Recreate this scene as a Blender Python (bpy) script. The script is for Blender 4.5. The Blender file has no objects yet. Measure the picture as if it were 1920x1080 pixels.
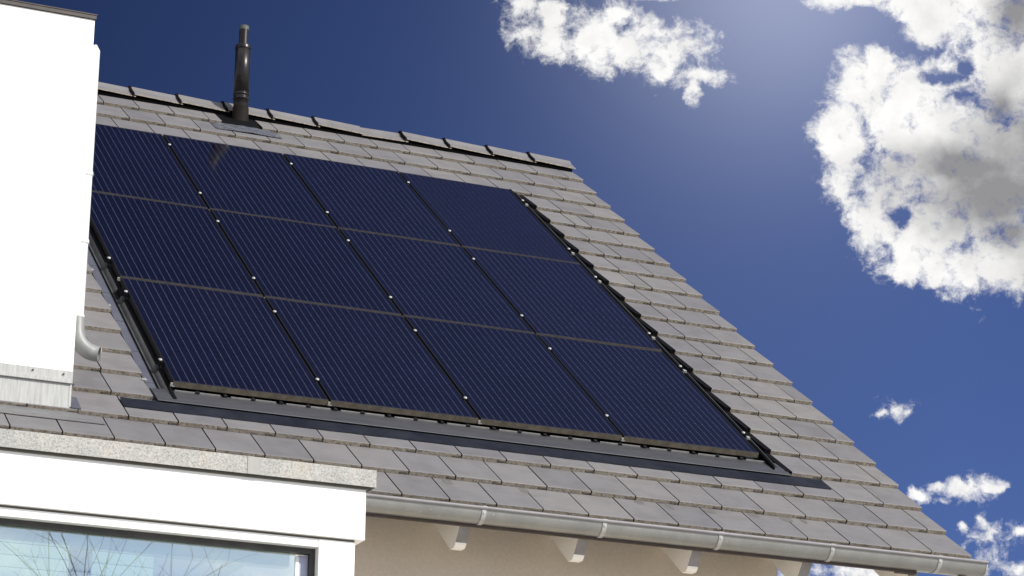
import bpy, math, random
from mathutils import Vector, Matrix, noise
random.seed(7)
sc = bpy.context.scene

# ------------------------------------------------------------------ camera
YAW, PITCH, ROLL, FPX = 0.41219, 0.31468, 0.00827, 4899.58
CAM = Vector((-9.2481, -13.79847, -3.55394))
_F = Vector((math.sin(YAW)*math.cos(PITCH), math.cos(YAW)*math.cos(PITCH), math.sin(PITCH)))
_R = Vector((math.cos(YAW), -math.sin(YAW), 0.0))
_U = _R.cross(_F)
RR = math.cos(ROLL)*_R + math.sin(ROLL)*_U
UU = -math.sin(ROLL)*_R + math.cos(ROLL)*_U
cd = bpy.data.cameras.new('camera'); cam = bpy.data.objects.new('camera', cd)
sc.collection.objects.link(cam); sc.camera = cam
cd.sensor_width = 36.0; cd.lens = FPX/1920*36.0; cd.clip_start = 0.1; cd.clip_end = 3000
M = Matrix(((RR.x, UU.x, -_F.x), (RR.y, UU.y, -_F.y), (RR.z, UU.z, -_F.z)))
cam.matrix_world = Matrix.Translation(CAM) @ M.to_4x4()

# ------------------------------------------------------------------ light
SUN_AZ, SUN_EL = math.radians(36), math.radians(35)      # azimuth east of the -Y direction
sdir = Vector((math.sin(SUN_AZ)*math.cos(SUN_EL), -math.cos(SUN_AZ)*math.cos(SUN_EL), math.sin(SUN_EL)))
ld = bpy.data.lights.new('sun', 'SUN'); lo = bpy.data.objects.new('sun', ld)
sc.collection.objects.link(lo)
ld.energy = 4.6; ld.angle = math.radians(0.5); ld.color = (1.0, 0.955, 0.88)
lo.rotation_euler = sdir.to_track_quat('Z', 'Y').to_euler()
lo.location = sdir*40
sc.view_settings.view_transform = 'Standard'; sc.view_settings.look = 'None'
sc.view_settings.exposure = 0.0; sc.view_settings.gamma = 1.0
sc.view_settings.use_curve_mapping = False

# ------------------------------------------------------------------ sky with clouds
def build_world():
    w = bpy.data.worlds.new('World'); sc.world = w; w.use_nodes = True
    nt = w.node_tree; N = nt.nodes; L = nt.links; N.clear()
    out = N.new('ShaderNodeOutputWorld'); bg = N.new('ShaderNodeBackground')
    L.new(bg.outputs[0], out.inputs[0])
    tc = N.new('ShaderNodeTexCoord')
    def vm(op, a, b=None):
        n = N.new('ShaderNodeVectorMath'); n.operation = op
        for i, s in enumerate((a, b)):
            if s is None: continue
            if isinstance(s, (tuple, Vector)): n.inputs[i].default_value = s
            else: L.new(s, n.inputs[i])
        return n
    def mt(op, a, b=None, c=None, clamp=False):
        n = N.new('ShaderNodeMath'); n.operation = op; n.use_clamp = clamp
        for i, s in enumerate((a, b, c)):
            if s is None: continue
            if isinstance(s, (int, float)): n.inputs[i].default_value = s
            else: L.new(s, n.inputs[i])
        return n.outputs[0]
    d = vm('NORMALIZE', tc.outputs['Generated']).outputs[0]
    x = vm('DOT_PRODUCT', d, RR).outputs['Value']
    y = vm('DOT_PRODUCT', d, UU).outputs['Value']
    z = vm('DOT_PRODUCT', d, _F).outputs['Value']
    zc = mt('MAXIMUM', z, 0.05)
    K = FPX/100.0
    X = mt('MULTIPLY_ADD', mt('DIVIDE', x, zc), K, 9.6)
    Y = mt('MULTIPLY_ADD', mt('DIVIDE', y, zc), -K, 5.4)
    cb = N.new('ShaderNodeCombineXYZ'); L.new(X, cb.inputs[0]); L.new(Y, cb.inputs[1])
    Q = cb.outputs[0]      # direction on the sky, 1 unit = 1.17 degrees
    # domain warp
    def tex(scale, detail, rough, src, off=(0, 0, 0)):
        s = vm('ADD', src, off).outputs[0]
        n = N.new('ShaderNodeTexNoise'); n.noise_dimensions = '3D'
        n.inputs['Scale'].default_value = scale; n.inputs['Detail'].default_value = detail
        n.inputs['Roughness'].default_value = rough
        L.new(s, n.inputs['Vector']); return n
    w1 = tex(1.7, 4, .6, Q, (3, 1, 0))
    wv = vm('SCALE', vm('SUBTRACT', w1.outputs['Color'], (.5, .5, .5)).outputs[0]); wv.inputs['Scale'].default_value = .38
    W = vm('ADD', Q, wv.outputs[0]).outputs[0]
    w2 = vm('MULTIPLY', W, (1, 1, 0)).outputs[0]
    fb = tex(2.3, 12, .68, w2, (0, 0, 5)).outputs['Fac']
    fb2 = tex(.9, 5, .5, w2, (7, 3, 9)).outputs['Fac']
    def field(ell, k=.25):
        cur = None
        for (cx, cy, rx, ry) in ell:
            s = vm('SUBTRACT', W, (cx/100, cy/100, 0)).outputs[0]
            s = vm('MULTIPLY', s, (100/rx, 100/ry, 0)).outputs[0]
            l = vm('LENGTH', s).outputs['Value']
            v = mt('SUBTRACT', 1.0, l)
            if cur is None: cur = v
            else:
                n = N.new('ShaderNodeMath'); n.operation = 'SMOOTH_MAX'
                L.new(cur, n.inputs[0]); L.new(v, n.inputs[1]); n.inputs[2].default_value = k
                cur = n.outputs[0]
        return cur
    body = [(1660, 400, 95, 70), (1740, 420, 110, 80), (1700, 330, 120, 80), (1740, 150, 120, 60), (1600, -6, 110, 30), (1700, 20, 80, 40), (1800, 40, 150, 80), (1900, 110, 130, 170), (1665, 120, 70, 36),
            (1625, 165, 75, 85), (1580, 250, 62, 85), (1700, 230, 110, 110), (1800, 290, 190, 150), (1900, 380, 170, 160),
            (1620, 350, 75, 80), (1665, 440, 70, 70), (1705, 500, 45, 40), (1790, 500, 95, 58), (1890, 490, 90, 70)]
    left = [(975, 5, 60, 34), (1085, 84, 60, 44), (1150, 30, 60, 34), (1000, 60, 60, 44), (1040, 25, 80, 46), (1035, 70, 66, 46), (1120, 60, 90, 66), (1125, 105, 44, 42), (1200, 85, 100, 60),
            (1265, 100, 76, 56), (1310, 138, 52, 22), (1300, 165, 20, 44), (1220, -6, 50, 14)]
    small = [(1678, 762, 46, 28), (1655, 772, 30, 16), (1700, 772, 26, 12), (1815, 922, 50, 30), (1855, 914, 40, 12), (1724, 926, 26, 13), (1764, 914, 20, 9), (1775, 940, 22, 9),
             (1866, 996, 50, 28), (1842, 975, 18, 22), (1912, 998, 24, 14), (1838, 1060, 46, 44), (1910, 1066, 26, 16), (1806, 983, 10, 9),
             (1560, 1075, 110, 40), (1640, 1085, 60, 26), (1030, -40, 60, 30)]
    holes = [(1625, 48, 66, 24), (1768, 142, 38, 14), (1812, 128, 16, 14), (1692, 408, 20, 18)]
    thin = [(1720, 95, 90, 50), (1690, 400, 50, 44), (1790, 140, 80, 50), (1068, 52, 34, 44), (1172, 50, 26, 28), (985, 55, 50, 50), (1615, 320, 40, 120)]
    f0 = mt('MULTIPLY', field(left, .12), 1.05); f1 = field(body, .2); f2 = field(small, .05); fh = field(holes, .05); ft = field(thin, .05)
    f = mt('MAXIMUM', mt('MINIMUM', mt('MAXIMUM', mt('MULTIPLY', f1, 1.8), mt('MULTIPLY', f0, 1.25)), 1.0), mt('MULTIPLY_ADD', f2, .95, -.13))
    f = mt('SUBTRACT', f, mt('MULTIPLY', mt('MAXIMUM', mt('ADD', fh, .5), 0.0), .95))
    f = mt('SUBTRACT', f, mt('MULTIPLY', mt('MAXIMUM', ft, 0.0), .55))
    fa = tex(.95, 4, .5, w2, (1, 6, 4)).outputs['Fac']
    n1 = mt('ADD', mt('MULTIPLY', mt('SUBTRACT', fb, .5), 3.9), mt('MULTIPLY', mt('SUBTRACT', fa, .5), 1.6))
    dens = mt('ADD', f, n1)
    mr = N.new('ShaderNodeMapRange'); mr.interpolation_type = 'SMOOTHSTEP'
    mr.inputs['From Min'].default_value = -.14; mr.inputs['From Max'].default_value = 1.0
    L.new(dens, mr.inputs['Value'])
    front = mt('GREATER_THAN', z, .3)
    alpha = mt('MULTIPLY', mr.outputs[0], front)
    # unseen cloud over the rest of the sky, brightened for fill and reflections
    g3 = N.new('ShaderNodeMapping'); g3.inputs['Scale'].default_value = (1, 1, 2.4); L.new(d, g3.inputs[0])
    gn = tex(2.6, 7, .6, g3.outputs[0], (4.3, 1.1, 2.0)).outputs['Fac']
    gm = N.new('ShaderNodeMapRange'); gm.interpolation_type = 'SMOOTHSTEP'
    gm.inputs['From Min'].default_value = .44; gm.inputs['From Max'].default_value = .62; L.new(gn, gm.inputs['Value'])
    sz = N.new('ShaderNodeSeparateXYZ'); L.new(d, sz.inputs[0])
    back = mt('LESS_THAN', z, .3)
    ga = mt('MULTIPLY', mt('MULTIPLY', gm.outputs[0], back), .8)
    alpha = mt('MAXIMUM', alpha, ga)
    # grey undersides
    grey = field([(1880, 365, 240, 95), (1800, 310, 190, 55), (1950, 320, 170, 220), (1905, 20, 60, 70), (1900, 430, 90, 50), 
                  (1850, 1090, 60, 20), (1880, 200, 60, 60)], .2)
    gr = N.new('ShaderNodeMapRange'); gr.interpolation_type = 'SMOOTHSTEP'
    gr.inputs['From Min'].default_value = -.45; gr.inputs['From Max'].default_value = 1.1
    L.new(mt('ADD', grey, mt('MULTIPLY', mt('SUBTRACT', fb2, .5), .7)), gr.inputs['Value'])
    sh = mt('MULTIPLY_ADD', gr.outputs[0], -.72, .99)
    puff = tex(1.6, 6, .55, w2, (2, 8, 1)).outputs['Fac']
    sh = mt('ADD', sh, mt('MULTIPLY', mt('SUBTRACT', puff, .56), .5))
    sh = mt('MAXIMUM', mt('ADD', sh, mt('MULTIPLY', ga, 1.1)), .30)
    cc = N.new('ShaderNodeCombineColor'); L.new(sh, cc.inputs[0])
    L.new(mt('MULTIPLY', sh, .992), cc.inputs[1]); L.new(mt('MULTIPLY_ADD', sh, .955, .022), cc.inputs[2])
    # blue sky
    sk = N.new('ShaderNodeTexSky'); sk.sky_type = 'NISHITA'; sk.sun_disc = False
    sk.sun_elevation = SUN_EL; sk.sun_rotation = math.atan2(sdir.x, sdir.y)
    sk.altitude = 300; sk.air_density = 1.0; sk.dust_density = .3; sk.ozone_density = 2.5
    mul = vm('MULTIPLY', sk.outputs[0], (SKY_T[0]*SKY_S, SKY_T[1]*SKY_S, SKY_T[2]*SKY_S)).outputs[0]
    # deeper blue away from the bright side of the sky, to the left
    gxx = mt('MULTIPLY', mt('MULTIPLY_ADD', mt('DIVIDE', x, 1.0), 2.1, .80), 1.0)
    gxx = mt('MINIMUM', mt('MAXIMUM', gxx, .40), 1.15)
    gv = N.new('ShaderNodeMix'); gv.data_type = 'FLOAT'; L.new(front, gv.inputs[0]); gv.inputs[2].default_value = 1.0; L.new(gxx, gv.inputs[3])
    ms = vm('SCALE', mul); L.new(gv.outputs[0], ms.inputs['Scale']); mul = ms.outputs[0]
    # glare painted into the sky as a milky glow round the cloud gap
    def glow(cx, cy, r):
        s = vm('SUBTRACT', Q, (cx/100, cy/100, 0)).outputs[0]
        l = vm('LENGTH', s).outputs['Value']
        e = mt('DIVIDE', l, r/100); e = mt('MULTIPLY', mt('MULTIPLY', e, e), -1.0)
        return mt('MULTIPLY', mt('EXPONENT', e), front)
    g = mt('ADD', mt('MULTIPLY', glow(1470, -80, 320), .30), mt('MULTIPLY', glow(1400, 220, 500), .036))
    gc = N.new('ShaderNodeCombineColor')
    L.new(mt('MULTIPLY', g, .92), gc.inputs[0]); L.new(mt('MULTIPLY', g, .95), gc.inputs[1]); L.new(mt('MULTIPLY', g, 1.05), gc.inputs[2])
    blue = vm('ADD', mul, gc.outputs[0]).outputs[0]
    sd = mt('POWER', mt('MAXIMUM', vm('DOT_PRODUCT', d, sdir).outputs['Value'], 0.0), 3.0)   # glow added toward the sun to lift fill and window reflection
    sg = N.new('ShaderNodeCombineColor')
    L.new(mt('MULTIPLY', sd, .84), sg.inputs[0]); L.new(mt('MULTIPLY', sd, .92), sg.inputs[1]); L.new(mt('MULTIPLY', sd, .95), sg.inputs[2])
    blue = vm('ADD', blue, sg.outputs[0]).outputs[0]
    mx = N.new('ShaderNodeMix'); mx.data_type = 'RGBA'
    L.new(alpha, mx.inputs[0]); L.new(blue, mx.inputs[6]); L.new(cc.outputs[0], mx.inputs[7])
    sep = vm('SCALE', mx.outputs[2]); sep.inputs['Scale'].default_value = 1/.1
    L.new(sep.outputs[0], bg.inputs[0]); bg.inputs[1].default_value = .1
    w.cycles.sampling_method = 'MANUAL'; w.cycles.sample_map_resolution = 512
SKY_S = .1
SKY_T = (.34, .385, .66)
build_world()

# ------------------------------------------------------------------ materials
def material(name):
    m = bpy.data.materials.new(name); m.use_nodes = True
    nt = m.node_tree; b = nt.nodes['Principled BSDF']
    return m, nt, nt.nodes, nt.links, b
def ramp(N, L, src, stops):
    r = N.new('ShaderNodeValToRGB'); e = r.color_ramp.elements
    while len(e) < len(stops): e.new(.5)
    for k, (p, c) in enumerate(stops):
        e[k].position = p; e[k].color = (*c, 1) if len(c) == 3 else c
    L.new(src, r.inputs[0]); return r
def noisetex(N, L, scale, detail=5, rough=.6, vec=None, mapscale=None):
    n = N.new('ShaderNodeTexNoise'); n.inputs['Scale'].default_value = scale
    n.inputs['Detail'].default_value = detail; n.inputs['Roughness'].default_value = rough
    if vec is None:
        tc = N.new('ShaderNodeTexCoord'); vec = tc.outputs['Object']
    if mapscale:
        mp = N.new('ShaderNodeMapping'); mp.inputs['Scale'].default_value = mapscale; L.new(vec, mp.inputs[0]); vec = mp.outputs[0]
    L.new(vec, n.inputs['Vector']); return n
def bump(N, L, b, src, strength=.2, dist=.01):
    n = N.new('ShaderNodeBump'); n.inputs['Strength'].default_value = strength; n.inputs['Distance'].default_value = dist
    L.new(src, n.inputs['Height']); L.new(n.outputs[0], b.inputs['Normal'])
def mixrgb(N, L, fac, a, b, mode='MIX'):
    n = N.new('ShaderNodeMix'); n.data_type = 'RGBA'; n.blend_type = mode
    for s, i in ((fac, 0), (a, 6), (b, 7)):
        if isinstance(s, (int, float)): n.inputs[i].default_value = s
        elif isinstance(s, tuple): n.inputs[i].default_value = (*s, 1)
        else: L.new(s, n.inputs[i])
    return n.outputs[2]
def simple(name, c0, c1, scale=6, rough=.6, metal=0, bmp=.15, bdist=.004, mapscale=None, spec=.5, detail=6):
    m, nt, N, L, b = material(name)
    n = noisetex(N, L, scale, detail, .62, mapscale=mapscale)
    r = ramp(N, L, n.outputs['Fac'], [(.3, c0), (.7, c1)])
    L.new(r.outputs[0], b.inputs['Base Color'])
    b.inputs['Roughness'].default_value = rough; b.inputs['Metallic'].default_value = metal
    b.inputs['Specular IOR Level'].default_value = spec
    if bmp: bump(N, L, b, n.outputs['Fac'], bmp, bdist)
    return m

def tile_material():
    m, nt, N, L, b = material('concrete_tile')
    ge = N.new('ShaderNodeNewGeometry'); rnd = ge.outputs['Random Per Island']
    r = ramp(N, L, rnd, [(0, (.152, .147, .153)), (.3, (.173, .166, .170)), (.7, (.190, .181, .181)), (1, (.168, .162, .169))])
    big = noisetex(N, L, .9, 3, .5)
    rb = ramp(N, L, big.outputs['Fac'], [(.35, (.93, .93, .95)), (.65, (1.04, 1.03, 1.0))])
    c = mixrgb(N, L, 1.0, r.outputs[0], rb.outputs[0], 'MULTIPLY')
    st = noisetex(N, L, 1.0, 4, .6, mapscale=(1.6, 46, 46))       # extrusion lines along the width
    rs = ramp(N, L, st.outputs['Fac'], [(.3, (.94, .94, .94)), (.7, (1.04, 1.04, 1.04))])
    c = mixrgb(N, L, 1.0, c, rs.outputs[0], 'MULTIPLY')
    gr = noisetex(N, L, 160, 3, .7)
    rg = ramp(N, L, gr.outputs['Fac'], [(.3, (.90, .90, .90)), (.7, (1.08, 1.08, 1.08))])
    c = mixrgb(N, L, 1.0, c, rg.outputs[0], 'MULTIPLY')
    bl = noisetex(N, L, 5.5, 5, .6)
    rl = ramp(N, L, bl.outputs['Fac'], [(.36, (.84, .83, .82)), (.56, (1, 1, 1))])
    c = mixrgb(N, L, .8, c, rl.outputs[0], 'MULTIPLY')
    L.new(c, b.inputs['Base Color']); b.inputs['Roughness'].default_value = .62
    b.inputs['Specular IOR Level'].default_value = .4
    bump(N, L, b, gr.outputs['Fac'], .12, .002)
    return m
def riser_material():
    m, nt, N, L, b = material('tile_front_edge')
    n = noisetex(N, L, 3.1, 5, .7); n2 = noisetex(N, L, 55, 5, .75)
    r = ramp(N, L, n.outputs['Fac'], [(.32, (.22, .195, .165)), (.5, (.30, .265, .22)), (.62, (.235, .20, .155)), (.72, (.27, .25, .15))])
    r2 = ramp(N, L, n2.outputs['Fac'], [(.36, (.35, .31, .26)), (.52, (1, 1, 1)), (.7, (1.25, 1.22, 1.12))])
    c = mixrgb(N, L, 1.0, r.outputs[0], r2.outputs[0], 'MULTIPLY')
    L.new(c, b.inputs['Base Color']); b.inputs['Roughness'].default_value = .9
    bump(N, L, b, n2.outputs['Fac'], .6, .006)
    return m
def cell_material():
    # local frame of the panel: x across, y up the slope, metres
    m, nt, N, L, b = material('solar_cells')
    tc = N.new('ShaderNodeTexCoord'); sx = N.new('ShaderNodeSeparateXYZ'); L.new(tc.outputs['Object'], sx.inputs[0])
    def mt(op, a, bb=None, c=None):
        n = N.new('ShaderNodeMath'); n.operation = op
        for i, s in enumerate((a, bb, c)):
            if s is None: continue
            if isinstance(s, (int, float)): n.inputs[i].default_value = s
            else: L.new(s, n.inputs[i])
        return n.outputs[0]
    def line(v, pitch, half, off=0.0):
        f = mt('FRACT', mt('DIVIDE', mt('ADD', v, off), pitch))
        return mt('LESS_THAN', mt('ABSOLUTE', mt('SUBTRACT', f, .5)), half/pitch)
    P = .0527
    bus = line(sx.outputs[0], P, .0019, -.0245)
    gap = line(sx.outputs[1], .158, .0016, .05)
    vor = N.new('ShaderNodeTexVoronoi'); vor.inputs['Scale'].default_value = 85; L.new(tc.outputs['Object'], vor.inputs[0])
    oi = N.new('ShaderNodeObjectInfo')
    orr = ramp(N, L, oi.outputs['Random'], [(0, (.75, .78, .85)), (1, (1.25, 1.2, 1.2))])
    nz = noisetex(N, L, 2.3, 3, .5)
    base = ramp(N, L, vor.outputs['Color'], [(0, (.0015, .0014, .005)), (.5, (.0025, .0024, .009)), (1, (.005, .0045, .014))])
    var = ramp(N, L, nz.outputs['Fac'], [(.3, (.75, .75, .78)), (.7, (1.2, 1.15, 1.2))])
    c = mixrgb(N, L, 1.0, base.outputs[0], var.outputs[0], 'MULTIPLY')
    c = mixrgb(N, L, 1.0, c, orr.outputs[0], 'MULTIPLY')
    c = mixrgb(N, L, bus, c, (.062, .058, .072))
    dots = mt('MULTIPLY', bus, line(sx.outputs[1], .158, .004, .0))
    c = mixrgb(N, L, dots, c, (.095, .09, .10))
    L.new(c, b.inputs['Base Color'])
    b.inputs['Roughness'].default_value = .13
    b.inputs['Specular IOR Level'].default_value = .62
    b.inputs['IOR'].default_value = 1.45
    d = noisetex(N, L, 9, 5, .7)
    rr = ramp(N, L, d.outputs['Fac'], [(.3, (.05, .05, .05)), (.7, (.14, .14, .14))])
    L.new(rr.outputs[0], b.inputs['Roughness'])
    return m
def frame_material():
    m, nt, N, L, b = material('panel_frame_black')
    n = noisetex(N, L, 14, 6, .7)
    r = ramp(N, L, n.outputs['Fac'], [(.3, (.040, .034, .024)), (.48, (.088, .076, .055)), (.6, (.125, .104, .074)), (.75, (.10, .095, .052))])
    L.new(r.outputs[0], b.inputs['Base Color']); b.inputs['Roughness'].default_value = .7
    n2 = noisetex(N, L, 90, 4, .7); bump(N, L, b, n2.outputs['Fac'], .4, .003)
    return m
def mesh_material():
    m, nt, N, L, b = material('pleated_butyl_strip')
    tc = N.new('ShaderNodeTexCoord')
    mp = N.new('ShaderNodeMapping'); mp.inputs['Rotation'].default_value = (0, 0, math.radians(45)); L.new(tc.outputs['Object'], mp.inputs[0])
    ck = N.new('ShaderNodeTexChecker'); ck.inputs['Scale'].default_value = 170; L.new(mp.outputs[0], ck.inputs[0])
    ck.inputs[1].default_value = (.005, .006, .010, 1); ck.inputs[2].default_value = (.020, .022, .030, 1)
    n = noisetex(N, L, 5, 5, .6); r = ramp(N, L, n.outputs['Fac'], [(.35, (.6, .65, .8)), (.7, (1.5, 1.5, 1.45))])
    c = mixrgb(N, L, 1.0, ck.outputs[0], r.outputs[0], 'MULTIPLY')
    L.new(c, b.inputs['Base Color']); b.inputs['Roughness'].default_value = .7; b.inputs['Specular IOR Level'].default_value = .15
    bump(N, L, b, ck.outputs['Fac'], .3, .002)
    return m
def mesh_material_zinc():
    m, nt, N, L, b = material('expanded_zinc_mesh')
    tc = N.new('ShaderNodeTexCoord')
    mp = N.new('ShaderNodeMapping'); mp.inputs['Rotation'].default_value = (0, 0, math.radians(45)); L.new(tc.outputs['Object'], mp.inputs[0])
    ck = N.new('ShaderNodeTexChecker'); ck.inputs['Scale'].default_value = 150; L.new(mp.outputs[0], ck.inputs[0])
    ck.inputs[1].default_value = (.06, .06, .06, 1); ck.inputs[2].default_value = (.26, .25, .25, 1)
    L.new(ck.outputs[0], b.inputs['Base Color']); b.inputs['Roughness'].default_value = .5
    bump(N, L, b, ck.outputs['Fac'], .5, .003)
    return m
def zinc(name, c0, c1, rough=.42, metal=.55, scale=7, spots=True, mapscale=None):
    m, nt, N, L, b = material(name)
    n = noisetex(N, L, scale, 6, .6, mapscale=mapscale)
    r = ramp(N, L, n.outputs['Fac'], [(.3, c0), (.7, c1)])
    c = r.outputs[0]
    if spots:
        s = noisetex(N, L, 75, 3, .6)
        rs = ramp(N, L, s.outputs['Fac'], [(.69, (0, 0, 0)), (.76, (1, 1, 1))])
        c = mixrgb(N, L, rs.outputs[0], c, (.72, .71, .68))
    L.new(c, b.inputs['Base Color']); b.inputs['Roughness'].default_value = rough; b.inputs['Metallic'].default_value = metal
    rr = ramp(N, L, n.outputs['Fac'], [(.3, (rough*.8,)*3), (.7, (rough*1.25,)*3)]); L.new(rr.outputs[0], b.inputs['Roughness'])
    return m
def coping_material():
    m, nt, N, L, b = material('weathered_speckled_metal')
    n = noisetex(N, L, 105, 6, .8); n2 = noisetex(N, L, 5, 5, .6)
    r = ramp(N, L, n.outputs['Fac'], [(.36, (.15, .147, .132)), (.46, (.32, .312, .29)), (.56, (.41, .40, .375)), (.68, (.54, .525, .495))])
    r2 = ramp(N, L, n2.outputs['Fac'], [(.3, (.82, .84, .84)), (.5, (1, 1, 1)), (.7, (1.08, 1.0, .92))])
    c = mixrgb(N, L, 1.0, r.outputs[0], r2.outputs[0], 'MULTIPLY')
    L.new(c, b.inputs['Base Color']); b.inputs['Roughness'].default_value = .6
    return m
def glass_material():
    m, nt, N, L, b = material('window_glass')
    N.remove(b)
    out = [n for n in N if n.type == 'OUTPUT_MATERIAL'][0]
    gl = N.new('ShaderNodeBsdfGlossy'); gl.inputs['Roughness'].default_value = .0; gl.inputs['Color'].default_value = (.92, .98, 1, 1)
    tr = N.new('ShaderNodeBsdfTransparent'); tr.inputs['Color'].default_value = (.86, .93, .92, 1)
    mx = N.new('ShaderNodeMixShader'); mx.inputs[0].default_value = .30
    n = noisetex(N, L, .8, 2, .5); bp = N.new('ShaderNodeBump'); bp.inputs['Strength'].default_value = .02; bp.inputs['Distance'].default_value = .02
    L.new(n.outputs['Fac'], bp.inputs['Height']); L.new(bp.outputs[0], gl.inputs['Normal'])
    L.new(tr.outputs[0], mx.inputs[1]); L.new(gl.outputs[0], mx.inputs[2]); L.new(mx.outputs[0], out.inputs[0])
    return m
def render_material():
    m, nt, N, L, b = material('white_render')
    n = noisetex(N, L, 90, 5, .7); n2 = noisetex(N, L, .8, 3, .5)
    r = ramp(N, L, n2.outputs['Fac'], [(.3, (.83, .825, .80)), (.7, (.87, .86, .825))])
    L.new(r.outputs[0], b.inputs['Base Color']); b.inputs['Roughness'].default_value = .9
    bump(N, L, b, n.outputs['Fac'], .25, .003)
    return m
def beige_material():
    m, nt, N, L, b = material('beige_render')
    n = noisetex(N, L, 70, 5, .7); n2 = noisetex(N, L, 1.1, 4, .6)
    r = ramp(N, L, n2.outputs['Fac'], [(.3, (.58, .495, .40)), (.7, (.64, .54, .43))])
    g = ramp(N, L, n.outputs['Fac'], [(.35, (.93, .93, .93)), (.65, (1.05, 1.05, 1.05))])
    c = mixrgb(N, L, 1.0, r.outputs[0], g.outputs[0], 'MULTIPLY')
    L.new(c, b.inputs['Base Color']); b.inputs['Roughness'].default_value = .9
    bump(N, L, b, n.outputs['Fac'], .3, .004)
    return m

M_TILE, M_RISER, M_CELL, M_FRAME = tile_material(), riser_material(), cell_material(), frame_material()
M_BUTYL, M_ZMESH, M_COPING, M_GLASS = mesh_material(), mesh_material_zinc(), coping_material(), glass_material()
M_WHITE, M_BEIGE = render_material(), beige_material()
M_GUTTER = zinc('gutter_zinc', (.24, .238, .225), (.31, .307, .29), .36, .45)
M_BRACKET = zinc('bracket_zinc', (.36, .355, .34), (.45, .44, .425), .45, .15)
M_BEAD = simple('bead_zinc', (.20, .19, .20), (.25, .24, .245), 9, .55, .1, 0, spec=.3)
M_ZINC = zinc('flashing_zinc', (.30, .305, .295), (.46, .46, .445), .55, .1, 6, True, (14, 14, 1.2))
M_PIPEZ = zinc('elbow_zinc', (.20, .205, .20), (.27, .275, .265), .5, .1, 9, False)
M_WPIPE = simple('white_pipe_paint', (.60, .61, .58), (.66, .67, .64), 5, .4, 0, 0)
M_STEEL = simple('bright_steel', (.42, .42, .41), (.55, .55, .53), 30, .45, .4, 0)
M_TRAY = simple('black_tray_plastic', (.008, .008, .010), (.018, .018, .020), 8, .6, 0, .1, spec=.2)
M_TROUGH = simple('grey_trough_sheet', (.05, .05, .055), (.10, .10, .105), 5, .45, .2, .1)
M_SIDE = simple('blue_grey_sheet', (.085, .09, .115), (.12, .125, .15), 6, .45, .2, .1)
M_APRON = simple('grey_apron_sheet', (.058, .058, .065), (.085, .084, .09), 4, .42, .2, .08, mapscale=(1, 6, 6))
M_BLACK = simple('black_rubber', (.003, .003, .0035), (.006, .006, .007), 12, .8, 0, .2, spec=.08)
M_FLUE = simple('flue_enamel', (.014, .0115, .012), (.022, .018, .019), 10, .33, .4, 0)
M_FLUEB = simple('flue_sleeve_rubber', (.009, .0075, .006), (.016, .013, .010), 18, .75, 0, .2, spec=.12)
M_FLUET = simple('flue_tip', (.04, .052, .045), (.07, .082, .072), 14, .6, 0, 0)
M_LEAD = simple('wrinkled_lead', (.06, .062, .075), (.20, .205, .235), 22, .4, .3, 1.0, .03)
M_WOOD = simple('cream_painted_wood', (.90, .84, .76), (.92, .87, .79), 5, .6, 0, .05, mapscale=(8, 1, 1))
M_FASCIA = simple('brown_fascia', (.045, .032, .026), (.07, .05, .042), 9, .7, 0, .1)
M_TRIM = simple('dark_roof_trim', (.035, .028, .024), (.06, .05, .043), 9, .5, .2, 0)
M_WHITEP = simple('white_lacquer', (.84, .84, .82), (.87, .865, .84), 3, .35, 0, 0)
M_GASKET = simple('dark_gasket', (.02, .02, .02), (.05, .045, .04), 10, .5, 0, 0)
M_LILAC = simple('grey_inner_frame', (.40, .42, .55), (.46, .48, .62), 3, .4, 0, 0)
M_INT = simple('interior_paint', (.80, .84, .82), (.86, .88, .84), 2, .8, 0, 0)
M_BARK = simple('bark', (.14, .125, .10), (.26, .235, .20), 18, .9, 0, .4)
M_GROUND = simple('pale_paving', (.50, .485, .44), (.58, .56, .51), 3, .9, 0, .1)  # unseen ground, made pale to bounce light under the eaves
M_JOINT = simple('joint_shade_dirt', (.008, .007, .006), (.02, .018, .015), 20, .95, 0, 0, spec=.1)  # near-black joint sides: shade of the gaps painted in along with dirt
M_ALGAE = simple('damp_algae', (.105, .098, .094), (.135, .126, .12), 30, .7, 0, 0)
M_RAFTEND = simple('rafter_end_shade', (.20, .185, .175), (.27, .255, .25), 9, .7, 0, 0)  # end faces coloured darker for their shade under the gutter
M_APRONZ = simple('grey_zinc_apron', (.15, .15, .152), (.20, .20, .20), 7, .5, .1, 0)
M_LIP = simple('pale_tray_lip', (.22, .22, .215), (.34, .335, .32), 25, .5, .1, 0)
M_GAP = simple('brown_grey_gap', (.075, .07, .055), (.11, .10, .08), 9, .8, 0, 0)
M_DECK = simple('roof_underlay', (.02, .02, .02), (.03, .03, .03), 3, .9, 0, 0)

# ------------------------------------------------------------------ mesh helpers
TH = 0.66129; CT, ST = math.cos(TH), math.sin(TH)
G = 0.3493; TW = 0.30; TT = 0.028
def rf(u, v, h=0.0): return Vector((u, v*CT - h*ST, v*ST + h*CT))

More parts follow.
